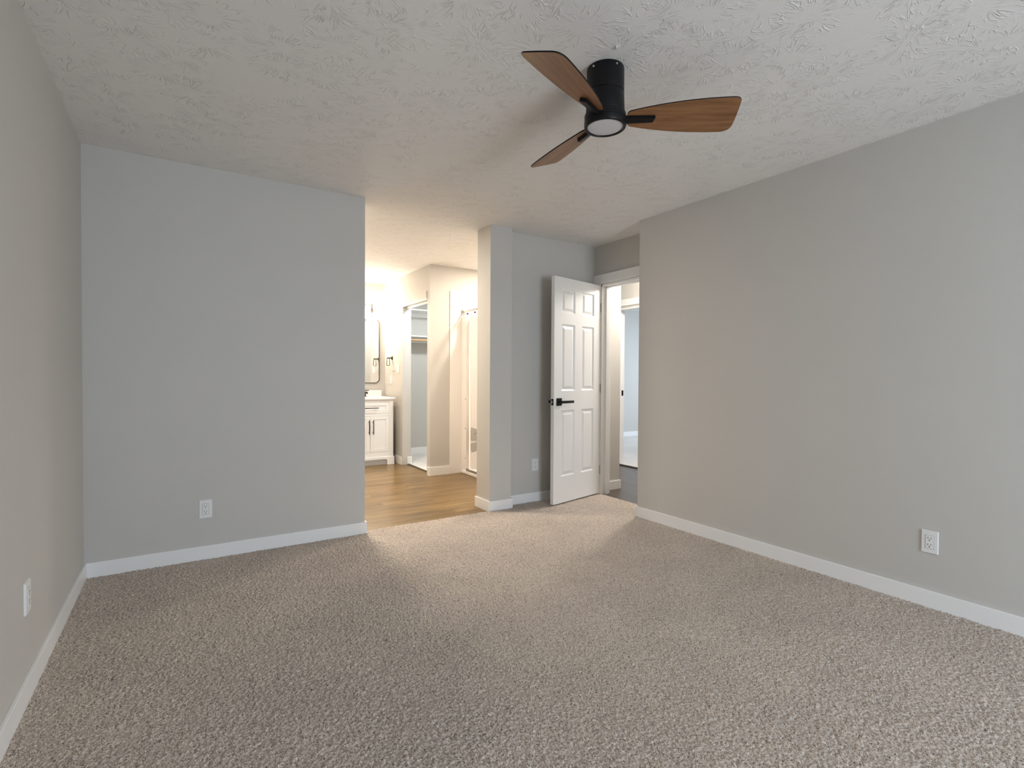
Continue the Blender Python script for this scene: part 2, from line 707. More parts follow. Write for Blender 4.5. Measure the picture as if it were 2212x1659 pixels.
# ------------------------------------------------------------------ walls
Z0 = -0.06
struct('wall_left', box(-0.12, 0, YREAR - .12, 0.115, Z0, H), WALL)
struct('wall_back', box(0, XB, 0, 0.115, Z0, H, 0.0), WALL)
bm = bmesh.new()                                  # rear wall with the window that lights the room
WX0, WX1, WZ0, WZ1 = 1.38, 2.82, 0.03, 2.06
bx(bm, 0, WX0, YREAR - .12, YREAR, Z0, H)
bx(bm, WX1, XW, YREAR - .12, YREAR, Z0, H)
bx(bm, WX0, WX1, YREAR - .12, YREAR, Z0, WZ0)
bx(bm, WX0, WX1, YREAR - .12, YREAR, WZ1, H)
struct('wall_rear', bm, WALL)
bm = bmesh.new()
bx(bm, XW, XD, YREAR - .12, YR, Z0, H)
struct('wall_right', bm, WALL)
bm = bmesh.new()                                  # door wall in the recess, with the doorway
DY0, DY1, DZ = -0.70, 0.048, 2.055
bx(bm, XD, XD + .12, -2.2, DY0, Z0, H)
bx(bm, XD, XD + .12, DY1, YA, Z0, H)
bx(bm, XD, XD + .12, DY0, DY1, DZ, H)
struct('wall_recess', bm, WALL)
bm = bmesh.new()                                  # wall between alcove and shower, ending in the post
bx(bm, XP0, 4.292, YA, 0.278, Z0, H)
bx(bm, XP0, XP1, YP, YA, Z0, H)
struct('wall_alcove', bm, WALL)
struct('wall_bathroom_left', box(0.66, 0.78, 0.115, 3.45, Z0, H), WALL)
struct('wall_bathroom_back', box(0.66, XC + .115, YBB, YBB + .12, Z0, H), WALL)
bm = bmesh.new()
CY0, CY1, CZ = 1.85, 2.64, 2.045
bx(bm, XC, XC + .115, YCR, CY0, Z0, H)
bx(bm, XC, XC + .115, CY1, YBB, Z0, H)
bx(bm, XC, XC + .115, CY0, CY1, CZ, H)
bx(bm, XC + .115, 4.21, YCR, YCR + .08, Z0, H)
struct('wall_closet_front', bm, WALL)
struct('wall_closet_back', box(2.995, 4.21, 3.41, 3.50, Z0, H), WALL)
struct('wall_hall_left', box(4.21, 4.292, 0.278, 3.6, Z0, H), WALL)
bm = bmesh.new()
FY0, FY1, FZ = 0.42, 1.198, 2.04
bx(bm, 5.28, 5.39, -2.2, FY0, Z0, H)
bx(bm, 5.28, 5.39, FY1, 3.6, Z0, H)
bx(bm, 5.28, 5.39, FY0, FY1, FZ, H)
struct('wall_hall_far', bm, WALL)
struct('wall_hall_end', box(4.292, 5.28, 3.5, 3.6, Z0, H), WALL)
struct('wall_hall_near', box(XD, 5.39, -2.3, -2.2, Z0, H), WALL)
struct('wall_far_bedroom_back', box(5.39, 9.3, 3.43, 3.53, Z0, H), WALL)
struct('wall_far_bedroom_near', box(5.39, 9.3, -0.8, -0.7, Z0, H), WALL)
bm = bmesh.new()
bx(bm, 9.2, 9.3, -0.7, 0.8, Z0, H)
bx(bm, 9.2, 9.3, 2.4, 3.43, Z0, H)
bx(bm, 9.2, 9.3, 0.8, 2.4, Z0, 0.8)
bx(bm, 9.2, 9.3, 0.8, 2.4, 2.2, H)
struct('wall_far_bedroom_right', bm, WALL)

# window frame in the rear wall (behind the camera)
bm = bmesh.new()
for a in ((WX0, WX0 + .05, WZ0, WZ1), (WX1 - .05, WX1, WZ0, WZ1), (WX0, WX1, WZ0, WZ0 + .05), (WX0, WX1, WZ1 - .05, WZ1)):
    bx(bm, a[0], a[1], YREAR - .10, YREAR - .04, a[2], a[3])
struct('window_1', bm, TRIM)

# ------------------------------------------------------------------ baseboards


def base(name, x0, x1, y0, y1, z0=-0.006, h=HB):
    return struct(name, box(x0, x1, y0, y1, z0, h, 0.0022, 2), TRIM)


base('baseboard_left', 0, T, YREAR, -0.0005)
base('baseboard_back', T, XB + T, -T, 0)
base('baseboard_back.001', XB, XB + T, 0, 0.05, -0.004, HB)
base('baseboard_right', XW - T, XW, YREAR, YR + T)
base('baseboard_right.001', XW, XD - 0.018, YR, YR + T)
base('baseboard_rear', T, XW - T, YREAR, YREAR + T)
base('baseboard_post_front', XP0 - T, XP1 + T, YP - T, YP)
base('baseboard_post_left', XP0 - T, XP0, YP, 0.278 + T)
base('baseboard_post_right', XP1, XP1 + T, YP, YA)
base('baseboard_alcove', XP1 + T, XD, YA - T, YA)
base('baseboard_hall', XD + .13, 4.292 + T, YA - T, YA)
base('baseboard_hall.001', 4.292, 4.292 + T, YA, 3.5)
HB2 = 0.095
base('baseboard_closet_wall', XC - T, XC, CY1 + .015, 3.335, -.006, HB2)
base('baseboard_closet_corner', XC - T, XC, YCR - T, CY0 - .03, -.006, HB2)
base('baseboard_closet_corner.001', XC, 3.13, YCR - T, YCR, -.006, HB2)
base('baseboard_closet_jamb', 2.942, 3.008, CY1 - T, CY1, .001, HB2)
base('baseboard_closet_inside', 2.995, 4.21, 3.41 - T, 3.41, .001, HB2)
base('baseboard_bathroom_back', 0.78, XC - T, YBB - T, YBB, -.006, HB2)
base('baseboard_far_bedroom', 5.39, 9.2, 3.43 - T, 3.43, .001, 0.09)
# transition strips
struct('trim_1', box(2.945, 2.968, CY0, CY1 - T, -0.007, 0.006, 0.003), STRIP)
struct('trim_2', box(5.30, 5.33, FY0, FY1, -0.007, 0.008, 0.003), STRIP)

# ------------------------------------------------------------------ door casing of the bedroom door
bm = bmesh.new()
bx(bm, XD - .016, XD, -0.70 - .07, YA - .002, 2.062, 2.150, 0.003)      # head casing
bx(bm, XD - .016, XD, DY1 - .004, YA - .001, -0.004, 2.062, 0.003)      # hinge side casing
bx(bm, XD - .016, XD, YR + .001, DY0 + .004, -0.004, 2.062, 0.003)
bx(bm, XD, XD + .12, DY1 - .018, DY1, -0.006, DZ, 0.001)                # jambs
bx(bm, XD, XD + .12, DY0, DY0 + .018, -0.006, DZ, 0.001)
bx(bm, XD, XD + .12, DY0, DY1, DZ - .018, DZ, 0.001)
bx(bm, XD + .048, XD + .085, DY1 - .030, DY1 - .018, -0.006, DZ - .018, 0.001)   # stops
bx(bm, XD + .048, XD + .085, DY0 + .018, DY0 + .030, -0.006, DZ - .018, 0.001)
bx(bm, XD + .048, XD + .085, DY0, DY1, DZ - .030, DZ - .018, 0.001)
bx(bm, XD + .12, XD + .132, DY1 - .004, DY1 + .07, -0.006, 2.06, 0.003)           # hall side casing
bx(bm, XD + .12, XD + .132, DY0 - .07, DY1 + .07, 2.06, 2.13, 0.003)
struct('trim_3', bm, TRIM)
# far bedroom doorway casing
bm = bmesh.new()
bx(bm, 5.266, 5.28, FY0 - .06, FY1 + .06, 2.066, 2.150, 0.003)
bx(bm, 5.266, 5.28, FY1 - .002, FY1 + .06, -.006, 2.066, 0.003)
bx(bm, 5.266, 5.28, FY0 - .06, FY0 + .002, -.006, 2.066, 0.003)
bx(bm, 5.28, 5.39, FY1 - .018, FY1, -.006, FZ, 0.001)
bx(bm, 5.28, 5.39, FY0, FY0 + .018, -.006, FZ, 0.001)
bx(bm, 5.28, 5.39, FY0, FY1, FZ - .018, FZ, 0.001)
cas = struct('trim_4', bm, TRIM)
struct('strike_plate', box(5.342, 5.374, FY1 - .0205, FY1 - .017, 0.905, 0.975, 0.001), BLACK, cas)
# closet opening head casing and the short loose end of trim beside it
bm = bmesh.new()
bx(bm, XC - .010, XC + .02, CY0 + .005, CY1, CZ - .004, CZ + .012, 0.002)
bx(bm, XC + .05, XC + .075, CY0, CY1, CZ - .028, CZ, 0.002)
struct('trim_5', bm, TRIM)
struct('trim_6', box(XC - .012, XC, CY0 + .005, CY0 + .030, CZ + .014, CZ + .098, 0.001), WALL)

# ------------------------------------------------------------------ the six-panel door, standing open


def six_panel_door():
    Wd, z0, z1, th = 0.700, 0.012, 2.045, 0.035
    xs = [0.0, 0.104, 0.300, 0.402, 0.594, Wd]
    zs = [z0, 0.250, 0.848, 1.024, 1.626, 1.730, 1.944, z1]
    bm = bmesh.new()
    for side in (0, 1):
        yf = 0.0 if side == 0 else th
        s = 1 if side == 0 else -1           # towards the inside of the slab
        for i in range(5):
            for j in range(7):
                xa, xb, za, zb = xs[i], xs[i + 1], zs[j], zs[j + 1]
                panel = i in (1, 3) and j in (1, 3, 5)
                if not panel:
                    bm.faces.new([bm.verts.new((x, yf, z)) for x, z in ((xa, za), (xb, za), (xb, zb), (xa, zb))])
                    continue
                loops = []
                for ins, dep in ((0, 0), (0.012, 0.0085), (0.020, 0.0085), (0.042, 0.0015)):
                    loops.append([bm.verts.new((x, yf + s * dep, z)) for x, z in
                                  ((xa + ins, za + ins), (xb - ins, za + ins), (xb - ins, zb - ins), (xa + ins, zb - ins))])
                for A, B in zip(loops, loops[1:]):
                    for k in range(4):
                        l = (k + 1) % 4
                        bm.faces.new((A[k], A[l], B[l], B[k]))
                bm.faces.new(loops[-1])
    for (xa, xb, za, zb) in ((0, 0, z0, z1), (Wd, Wd, z0, z1)):
        bm.faces.new([bm.verts.new(v) for v in ((xa, 0, za), (xa, th, za), (xa, th, zb), (xa, 0, zb))])
    for zz in (z0, z1):
        bm.faces.new([bm.verts.new(v) for v in ((0, 0, zz), (Wd, 0, zz), (Wd, th, zz), (0, th, zz))])
    bmesh.ops.remove_doubles(bm, verts=bm.verts[:], dist=1e-5)
    bmesh.ops.recalc_face_normals(bm, faces=bm.faces[:])
    a = Vector((3.239, -0.110))
    root = bpy.data.objects.new('door_1', None)
    C.objects.link(root)
    root.empty_display_size = 0.05
    root.location = (a.x, a.y, 0)
    root.rotation_euler = (0, 0, R(12.64))
    root['kind'] = 'structure'
    root['label'] = 'white six-panel door standing open in front of the alcove wall'
    slab = obj('door_panel', bm, DOORW, root)
    zl = 0.926
    for s, nm in ((-1, 0), (1, 1)):
        yb = 0.0 if s < 0 else th
        b = bmesh.new()
        y = sorted((yb, yb + s * 0.010))
        bx(b, 0.033, 0.101, y[0], y[1], zl - .034, zl + .034, 0.002)
        rose = obj('lever_rose', b, BLACK, root)
        rose['label'] = 'black square rose'
        b = bmesh.new()
        lathe(b, [(0.0, 0), (0.011, 0), (0.011, 0.056 if s > 0 else 0.042), (0.0, 0.056 if s > 0 else 0.042)], 24, (0.067, yb + (s * .010 if s > 0 else -.052), zl), 'y')
        y = sorted((yb + s * (.040 if s < 0 else .052), yb + s * (.054 if s < 0 else .068)))
        bx(b, 0.054 if s < 0 else 0.046, 0.224, y[0], y[1], zl - .012, zl + .011, 0.002)
        obj('lever_handle', b, BLACK, rose, 40)
    lp = obj('latch_plate', box(-.0015, 0.001, th / 2 - .0125, th / 2 + .0125, zl - .0285, zl + .0285, 0.0006), BLACK, root)
    b = box(-.012, 0.0, th / 2 - .006, th / 2 + .006, zl - .010, zl + .010, 0.002)
    obj('latch_bolt', b, STEEL, lp)
    for zh in (0.24, 1.04, 1.83):
        b = bmesh.new()
        lathe(b, [(0, 0), (.0065, 0), (.0065, .088), (0, .088)], 16, (Wd + .005, th + .003, zh - .044))
        bx(b, Wd - .0005, Wd + .0045, -.0015, th, zh - .044, zh + .044)
        obj('door_hinge', b, BLACK, root, 40)
    return root


six_panel_door()

# ------------------------------------------------------------------ outlets and switches


def plate_bm(w=.0705, h=.1145, d=.0065):
    bm = bmesh.new()
    r = bmesh.ops.create_cube(bm, size=1)
    for v in r['verts']:
        v.co = Vector((v.co.x * w, -d / 2 + v.co.y * d, v.co.z * h))
        if v.co.y < -d * .5:
            v.co.x *= .93
            v.co.z *= .955
    return bm


def outlet(label, loc, rz, z, gfi=False):
    """local frame: plate in the XZ plane, facing -Y"""
    t = thing('wall_outlet', label, 'outlet', (loc[0], loc[1], z), rz, 'white duplex wall outlets')
    obj('cover_plate', plate_bm(), PLASTIC, t)
    rec = obj('receptacle', box(-.0165, .0165, -.0085, -.0060, -.0335, .0335, .0008), PLASTIC, t)
    b = bmesh.new()
    for (a0, a1, c0, c1) in ((-.0178, .0178, -.0348, -.0335), (-.0178, .0178, .0335, .0348), (-.0178, -.0166, -.0335, .0335), (.0166, .0178, -.0335, .0335)):
        bx(b, a0, a1, -.0066, -.0058, c0, c1)
    obj('painted_gap_shade', b, mat_shadowgap, rec)  # grey strips stand in for the shade in the gap around the receptacle
    for zc in (.0165, -.0165):
        for (sx, sh) in ((-.0062, .0085), (.0062, .0068)):
            obj('socket_slot', box(sx - .0012, sx + .0012, -.0088, -.0080, zc + .002 - sh / 2 + .002, zc + .004 + sh / 2), DARKHOLE, rec)
        b = lathe(bmesh.new(), [(0, -.0088), (.0027, -.0088), (.0027, -.0080), (0, -.0080)], 16, (0, 0, zc - .0072), 'y')
        obj('ground_hole', b, DARKHOLE, rec)
    for zc in (.0475, -.0475):
        b = lathe(bmesh.new(), [(0, -.0076), (.0024, -.0074), (.003, -.0060), (0, -.0060)], 16, (0, 0, zc), 'y')
        obj('cover_screw', b, PLASTIC, t, 40)
    return t


mat_shadowgap = mat('gap_shade_grey', (0.25, 0.25, 0.25), 0.6)
outlet('white outlet on the grey back wall left of the bathroom opening', (0.592, 0), 0, 0.313)
outlet('white outlet low on the long right wall', (XW, -2.703), R(-90), 0.329)
outlet('white outlet seen almost edge-on on the left wall', (0, -1.268), R(90), 0.358)
outlet('white outlet in the alcove beside the open door', (3.216, YA), 0, 0.338)
outlet('white outlet on the bathroom side wall just above the vanity top', (XC, 3.072), R(-90), 1.098)
t = thing('light_switch', 'white wall switch beside the closet opening in the bathroom', 'switch', (XC, 2.800, 1.248), R(-90))
obj('cover_plate', plate_bm(), PLASTIC, t)
rk = obj('rocker', box(-.0165, .0165, -.0095, -.0060, -.0335, .0335, .001), PLASTIC, t)

# ------------------------------------------------------------------ ceiling fan
FX, FY = 1.968, -2.111
fan = thing('ceiling_fan', 'black flush-mount ceiling fan with three brown wood blades', 'fan', (FX, FY, H))


def fz(z):
    return z - H


obj('canopy', lathe(bmesh.new(), [(0, 0), (.0765, 0), (.0775, -.004), (.0775, fz(2.3395)), (.0755, fz(2.3375)), (0, fz(2.3375))], 96), BLACKFAN, fan, 40)
canopy = fan.children[0]
for a in (190, 262, 334, 46, 118):
    ang = R(a)
    b = bmesh.new()
    lathe(b, [(0, .0775), (.0052, .0772), (.0045, .0815), (.0, .0825)], 16, (0, 0, 0), 'x')
    xform(b, Matrix.Translation((0, 0, -.016)) @ Matrix.Rotation(ang, 4, 'Z'))
    s_ = obj('canopy_screw', b, STEEL, canopy, 50)
    s_['label'] = 'silver screw head'
obj('motor_housing', lathe(bmesh.new(), [(0, fz(2.336)), (.0765, fz(2.336)), (.0775, fz(2.334)), (.0800, fz(2.262)), (.0785, fz(2.2525)), (.0845, fz(2.2505)), (.0860, fz(2.248)),
                                         (.0860, fz(2.2275)), (.0845, fz(2.2255)), (0, fz(2.2255))], 96), BLACKFAN, fan, 30)
lk = obj('light_ring', lathe(bmesh.new(), [(0, fz(2.2245)), (.0850, fz(2.2245)), (.0872, fz(2.2225)), (.0872, fz(2.2035)), (.0850, fz(2.1985)), (.0800, fz(2.1965)), (.0755, fz(2.1975)),
                                         (.0735, fz(2.2005)), (.0735, fz(2.206)), (0, fz(2.206))], 96), BLACKFAN, fan, 40)
df = obj('light_diffuser', lathe(bmesh.new(), [(.0725, fz(2.205)), (.0725, fz(2.2015)), (.060, fz(2.1995)), (.03, fz(2.1985)), (0, fz(2.1982))], 96), DIFF, lk, 60)
df['label'] = 'white round frosted light panel'


def blade_outline():
    def bez(p0, p1, p2, p3, n=14):
        out = []
        for i in range(n):
            t_ = i / n
            a = (1 - t_)
            out.append((a**3 * p0[0] + 3 * a * a * t_ * p1[0] + 3 * a * t_ * t_ * p2[0] + t_**3 * p3[0],
                        a**3 * p0[1] + 3 * a * a * t_ * p1[1] + 3 * a * t_ * t_ * p2[1] + t_**3 * p3[1]))
        return out
    P = []
    # clockwise-side long edge (s < 0) from the root to the small-radius tip corner
    P += bez((.104, -.038), (.20, -.064), (.33, -.089), (.500, -.0905), 22)
    P += bez((.500, -.0905), (.520, -.0905), (.532, -.083), (.533, -.064), 10)
    P += bez((.533, -.064), (.5355, -.030), (.5375, .015), (.536, .050), 10)
    P += bez((.536, .050), (.5345, .074), (.520, .088), (.486, .0885), 14)
    P += bez((.486, .0885), (.34, .0910), (.20, .068), (.112, .046), 22)
    P += bez((.112, .046), (.098, .041), (.091, .030), (.090, .014), 8)
    P += bez((.090, .014), (.089, -.004), (.089, -.012), (.090, -.020), 6)
    P += bez((.090, -.020), (.091, -.030), (.096, -.036), (.104, -.038), 6)
    return P


def blade_bm():
    P = blade_outline()
    bm = bmesh.new()
    th = .0055
    rings = []
    for (ins, z) in ((.0012, -th / 2), (0, -th / 2 + .0012), (0, th / 2 - .0012), (.0012, th / 2)):
        ring = []
        N = len(P)
        for i, (x, y) in enumerate(P):
            tx, ty = P[(i + 1) % N][0] - P[i - 1][0], P[(i + 1) % N][1] - P[i - 1][1]
            l = math.hypot(tx, ty)
            ring.append(bm.verts.new((x - ty / l * ins, y + tx / l * ins, z)))
        rings.append(ring)
    N = len(P)
    f = bm.faces.new(rings[0][::-1])
    f.material_index = 0
    f = bm.faces.new(rings[-1])
    f.material_index = 0
    for A, B in zip(rings, rings[1:]):
        for i in range(N):
            j = (i + 1) % N
            g = bm.faces.new((A[i], A[j], B[j], B[i]))
            g.material_index = 1
    bmesh.ops.recalc_face_normals(bm, faces=bm.faces[:])
    return bm


def arm_bm():
    bm = bmesh.new()
    # tapering flat bar under the blade with a slanted end, rooted in the hub
    z0, z1 = -.0175, -.0028
    pts = [(.074, -.0170), (.205, -.0135), (.197, .0120), (.074, .0150)]
    lo = [bm.verts.new((x, y, z0)) for x, y in pts]
    hi = [bm.verts.new((x, y, z1)) for x, y in pts]
    bm.faces.new(lo[::-1])
    bm.faces.new(hi)
    for i in range(4):
        j = (i + 1) % 4
        bm.faces.new((lo[i], lo[j], hi[j], hi[i]))
    bmesh.ops.bevel(bm, geom=bm.edges[:], offset=.0012, segments=2, affect='EDGES')
    bmesh.ops.recalc_face_normals(bm, faces=bm.faces[:])
    return bm


bl0 = obj('blade', blade_bm(), [WOODB, BLACKFAN], fan)
ar0 = obj('blade_arm', arm_bm(), BLACKFAN, bl0)
for k in range(3):
    if k == 0:
        b_, a_ = bl0, ar0
    else:
        b_ = bl0.copy()
        C.objects.link(b_)
        b_.parent = fan
        a_ = ar0.copy()
        C.objects.link(a_)
        a_.parent = b_
    b_.matrix_local = Matrix.Translation((0, 0, fz(2.238))) @ Matrix.Rotation(R(-156.78 + 120 * k), 4, 'Z') @ Matrix.Rotation(R(-19.2), 4, 'X')

# tiny white stub left in the ceiling beside the fan
bm = bmesh.new()
bx(bm, -.007, .007, -.0045, .0045, -.007, .0, .0015)
o = obj('ceiling_anchor', bm, PLASTIC)
o.location = (1.899, -2.250, H)
o.rotation_euler = (0, 0, R(35))
tag(o, 'tiny white plastic anchor in the ceiling beside the fan mount', 'anchor')

# ------------------------------------------------------------------ bathroom vanity
VX0, VX1, VYF, VYB, VC = 2.195, 2.802, 2.770, 3.322, 2.498
van = thing('bathroom_vanity', 'white bathroom vanity cabinet with black pulls under the mirror', 'vanity', (VC, VYB, -0.006))
O = Matrix.Translation((-VC, -VYB, 0.006))
bm = bmesh.new()
st, ybf = .054, VYF                          # face-frame stile width
bx(bm, VX0, VX0 + .018, ybf + .018, VYB, .09, .832)
bx(bm, VX1 - .018, VX1, ybf + .018, VYB, .09, .832)
bx(bm, VX0, VX1, VYB - .012, VYB, .09, .832)
bx(bm, VX0, VX1, ybf + .018, VYB, .09, .112)
for a in ((VX0, VX0 + st, .09, .832), (VX1 - st, VX1, .09, .832), (VX0 + st, VX1 - st, .812, .832), (VX0 + st, VX1 - st, .632, .662), (VX0 + st, VX1 - st, .09, .164)):
    bx(bm, a[0], a[1], ybf, ybf + .018, a[2], a[3], 0.001)
obj('cabinet_body', xform(bm, O), VANITY, van)
bm = bmesh.new()                              # furniture base with feet and a recessed toe rail
for (xa, xb) in ((VX0 - .012, VX0 + .085), (VX1 - .085, VX1 + .012)):
    bx(bm, xa, xb, VYF - .012, VYF + .030, -.006, .100, 0.003)
bx(bm, VX0 + .085, VX1 - .085, VYF - .012, VYF + .012, .066, .100, 0.003)
for s_, xa in ((1, VX0 + .085), (-1, VX1 - .085)):        # curved brackets beside the feet
    vs = []
    for yy in (VYF - .012, VYF + .012):
        ring = [bm.verts.new((xa, yy, .066))]
        for i in range(7):
            an = R(90 * i / 6)
            ring.append(bm.verts.new((xa + s_ * (.022 - .022 * math.sin(an)), yy, .066 - .022 + .022 * math.cos(an)) if False else (xa + s_ * .022 * (1 - math.sin(an)), yy, .066 - .022 * (1 - math.cos(an)))))
        vs.append(ring)
    n_ = len(vs[0])
    bm.faces.new(vs[0])
    bm.faces.new(vs[1][::-1])
    for i in range(n_):
        j = (i + 1) % n_
        bm.faces.new((vs[0][i], vs[0][j], vs[1][j], vs[1][i]))
bx(bm, VX0 + .02, VX1 - .02, VYF + .045, VYF + .060, -.006, .09)
bx(bm, VX0 - .012, VX0 + .02, VYF + .03, VYB, -.006, .100, 0.003)
bx(bm, VX1 - .02, VX1 + .012, VYF + .03, VYB, -.006, .100, 0.003)
bmesh.ops.recalc_face_normals(bm, faces=bm.faces[:])
obj('base_plinth', xform(bm, O), VANITY, van)
bm = bmesh.new()                              # crown moulding under the top
prof = [(.000, .822), (.004, .826), (.012, .836), (.020, .842), (.020, .848)]
vr = []
for d, z in prof:
    vr.append([bm.verts.new(v) for v in ((VX0 - d, VYB, z), (VX0 - d, VYF - d, z), (VX1 + d, VYF - d, z), (VX1 + d, VYB, z))])
for A, B in zip(vr, vr[1:]):
    for i in range(3):
        bm.faces.new((A[i], A[i + 1], B[i + 1], B[i]))
bmesh.ops.recalc_face_normals(bm, faces=bm.faces[:])
obj('crown_moulding', xform(bm, O), VANITY, van)
bm = bmesh.new()
bx(bm, VX0 - .024, VX1 + .024, VYF - .024, VYB, .848, .868, 0.003)
bx(bm, VX0 - .024, VX1 + .024, VYB - .02, VYB, .8685, .950, 0.003)
obj('countertop', xform(bm, O), STONE, van)


def front(x0, x1, z0, z1, y=VYF - .001):
    """recessed-panel front: a slab with a shallow raised border"""
    bm = bmesh.new()
    f = .045
    g = .002
    x0 += g; x1 -= g; z0 += g; z1 -= g
    bx(bm, x0, x1, y + .006, y + .018, z0, z1)
    for a in ((x0, x0 + f, z0, z1), (x1 - f, x1, z0, z1), (x0 + f, x1 - f, z0, z0 + f), (x0 + f, x1 - f, z1 - f, z1)):
        bx(bm, a[0], a[1], y, y + .007, a[2], a[3], 0.0012)
    return xform(bm, O)


def pull(p0, p1, stand=.028, r=.0052):
    bm = bmesh.new()
    p0, p1 = Vector(p0), Vector(p1)
    d = (p1 - p0)
    y = Vector((0, -stand, 0))
    tube(bm, [p0 + y, p0 + d * .5 + y, p1 + y], r)
    for k in (.14, .86):
        q = p0 + d * k
        tube(bm, [q, q + y], r * .9)
    return xform(bm, O)


dr = obj('drawer', front(VX0 + st, VX1 - st, .662, .812), VANITY, van)
obj('drawer_pull', pull((2.395, VYF, .735), (2.601, VYF, .735)), BLACK, dr, 40)
for (xa, xb, xh) in ((VX0 + st, VC, VC - .020), (VC, VX1 - st, VC + .034)):
    dd = obj('door', front(xa, xb, .164, .632), VANITY, van)
    obj('door_pull', pull((xh, VYF, .400), (xh, VYF, .582)), BLACK, dd, 40)

# faucet
fc = thing('faucet', 'black single-lever faucet on the white vanity top', 'faucet', (2.552, 3.21, .868))
obj('faucet_body', lathe(bmesh.new(), [(0, 0), (.030, 0), (.030, .004), (.022, .006), (.021, .062), (.0195, .066), (0, .066)], 32), BLACK, fc, 35)
obj('spout', tube(bmesh.new(), [(0, -.01, .050), (0, -.06, .056), (0, -.11, .058), (0, -.125, .052), (0, -.128, .040)], .012, 16), BLACK, fc, 40)
bm = lathe(bmesh.new(), [(0, .066), (.010, .066), (.010, .078), (0, .078)], 24)
bx(bm, -.012, .062, -.008, .008, .076, .086, .002)
obj('lever', bm, BLACK, fc, 35)

# mirror with rounded corners
MC = 2.498
mir = thing('wall_mirror', 'tall bathroom mirror with rounded corners and thin dark frame', 'mirror', (MC, YBB, 1.045))


def rrect(w, h, r, n=10):
    P = []
    for cx, cz, a0 in ((w / 2 - r, r, -90), (w / 2 - r, h - r, 0), (-w / 2 + r, h - r, 90), (-w / 2 + r, r, 180)):
        for i in range(n + 1):
            a = R(a0 + 90 * i / n)
            P.append((cx + r * math.cos(a), cz + r * math.sin(a)))
    return P


Wm, Hm = .600, .895
bm = bmesh.new()
prf = [(0, 0), (0, -.028), (.010, -.028), (.010, -.018)]
rg = []
for ins, y in prf:
    q = rrect(Wm - 2 * ins, Hm - 2 * ins, .065 - ins)
    rg.append([bm.verts.new((x, y, z + ins)) for x, z in q])
for A, B in zip(rg, rg[1:]):
    for i in range(len(A)):
        j = (i + 1) % len(A)
        bm.faces.new((A[i], A[j], B[j], B[i]))
bmesh.ops.recalc_face_normals(bm, faces=bm.faces[:])
obj('mirror_frame', bm, BRONZE, mir, 40)
bm = bmesh.new()
q = rrect(Wm - .018, Hm - .018, .056)
A = [bm.verts.new((x, -.018, z + .009)) for x, z in q]
B = [bm.verts.new((x, -.012, z + .009)) for x, z in q]
bm.faces.new(A)
bm.faces.new(B[::-1])
for i in range(len(A)):
    j = (i + 1) % len(A)
    bm.faces.new((A[i], A[j], B[j], B[i]))
bmesh.ops.recalc_face_normals(bm, faces=bm.faces[:])
obj('mirror_glass', bm, MIRROR, mir)

# vanity light: bar with two bell shades
vl = thing('vanity_light', 'dark bar wall light with glass shades over the bathroom mirror', 'lamp', (2.498, YBB, 2.10))
obj('back_plate', box(-.06, .06, -.022, 0, -.055, .055, .004), BRONZE, vl)
bm = bmesh.new()
tube(bm, [(0, -.02, .012), (0, -.085, .012)], .008)
tube(bm, [(-.172, -.085, .012), (0, -.085, .012), (.172, -.085, .012)], .0058)
obj('arm_bar', bm, BRONZE, vl, 40)
for sx in (-.172, .172):
    bm = lathe(bmesh.new(), [(0, .034), (.0075, .034), (.0075, -.022), (.0095, -.028), (.0155, -.038), (.0175, -.046), (.0175, -.094), (.0, -.094)], 32, (sx, -.085, 0))
    so = obj('lamp_socket', bm, BRONZE, vl, 35)
    bm = lathe(bmesh.new(), [(.018, -.042), (.040, -.046), (.046, -.056), (.050, -.110), (.056, -.190), (.0548, -.190), (.0488, -.110), (.0448, -.057), (.039, -.0475), (.018, -.0435)], 48, (sx, -.085, 0))
    sd = obj('glass_shade', bm, GLASS, so, 60)
    for sg in (-1, 1):
        obj('shade_screw', lathe(bmesh.new(), [(0, sx + sg * .044), (.0035, sx + sg * .044), (.0035, sx + sg * .055), (0, sx + sg * .055)], 12, (0, -.085, -.052), 'x'), BRONZE, so)
    bm = lathe(bmesh.new(), [(0, -.095), (.014, -.096), (.018, -.108), (.029, -.136), (.0315, -.150), (.028, -.166), (.017, -.178), (0, -.182)], 32, (sx, -.085, 0))
    obj('bulb', bm, BULB, so, 60)

# towel ring
tr_ = thing('towel_ring', 'dark bronze towel ring on the bathroom side wall', 'towel ring', (XC, 3.030, 1.392))
bm = lathe(bmesh.new(), [(0, 0), (.026, 0), (.026, -.006), (.022, -.009), (.010, -.011), (.009, -.062), (.011, -.066), (0, -.068)], 32, (0, 0, 0), 'x')
obj('wall_mount', bm, BRONZE, tr_, 40)
pts = []
for (cy, cz, r_, a0, a1) in ((-.026, -.020, .026, 90, 165), (-.047, -.088, .014, 180, 270), (.047, -.088, .014, 270, 360), (.026, -.020, .026, 15, 90)):
    for i in range(7):
        a = R(a0 + (a1 - a0) * i / 6)
        pts.append((-.058, cy + r_ * math.cos(a), cz + r_ * math.sin(a)))
obj('ring', tube(bmesh.new(), pts, .0042, 12, True), BRONZE, tr_, 60)

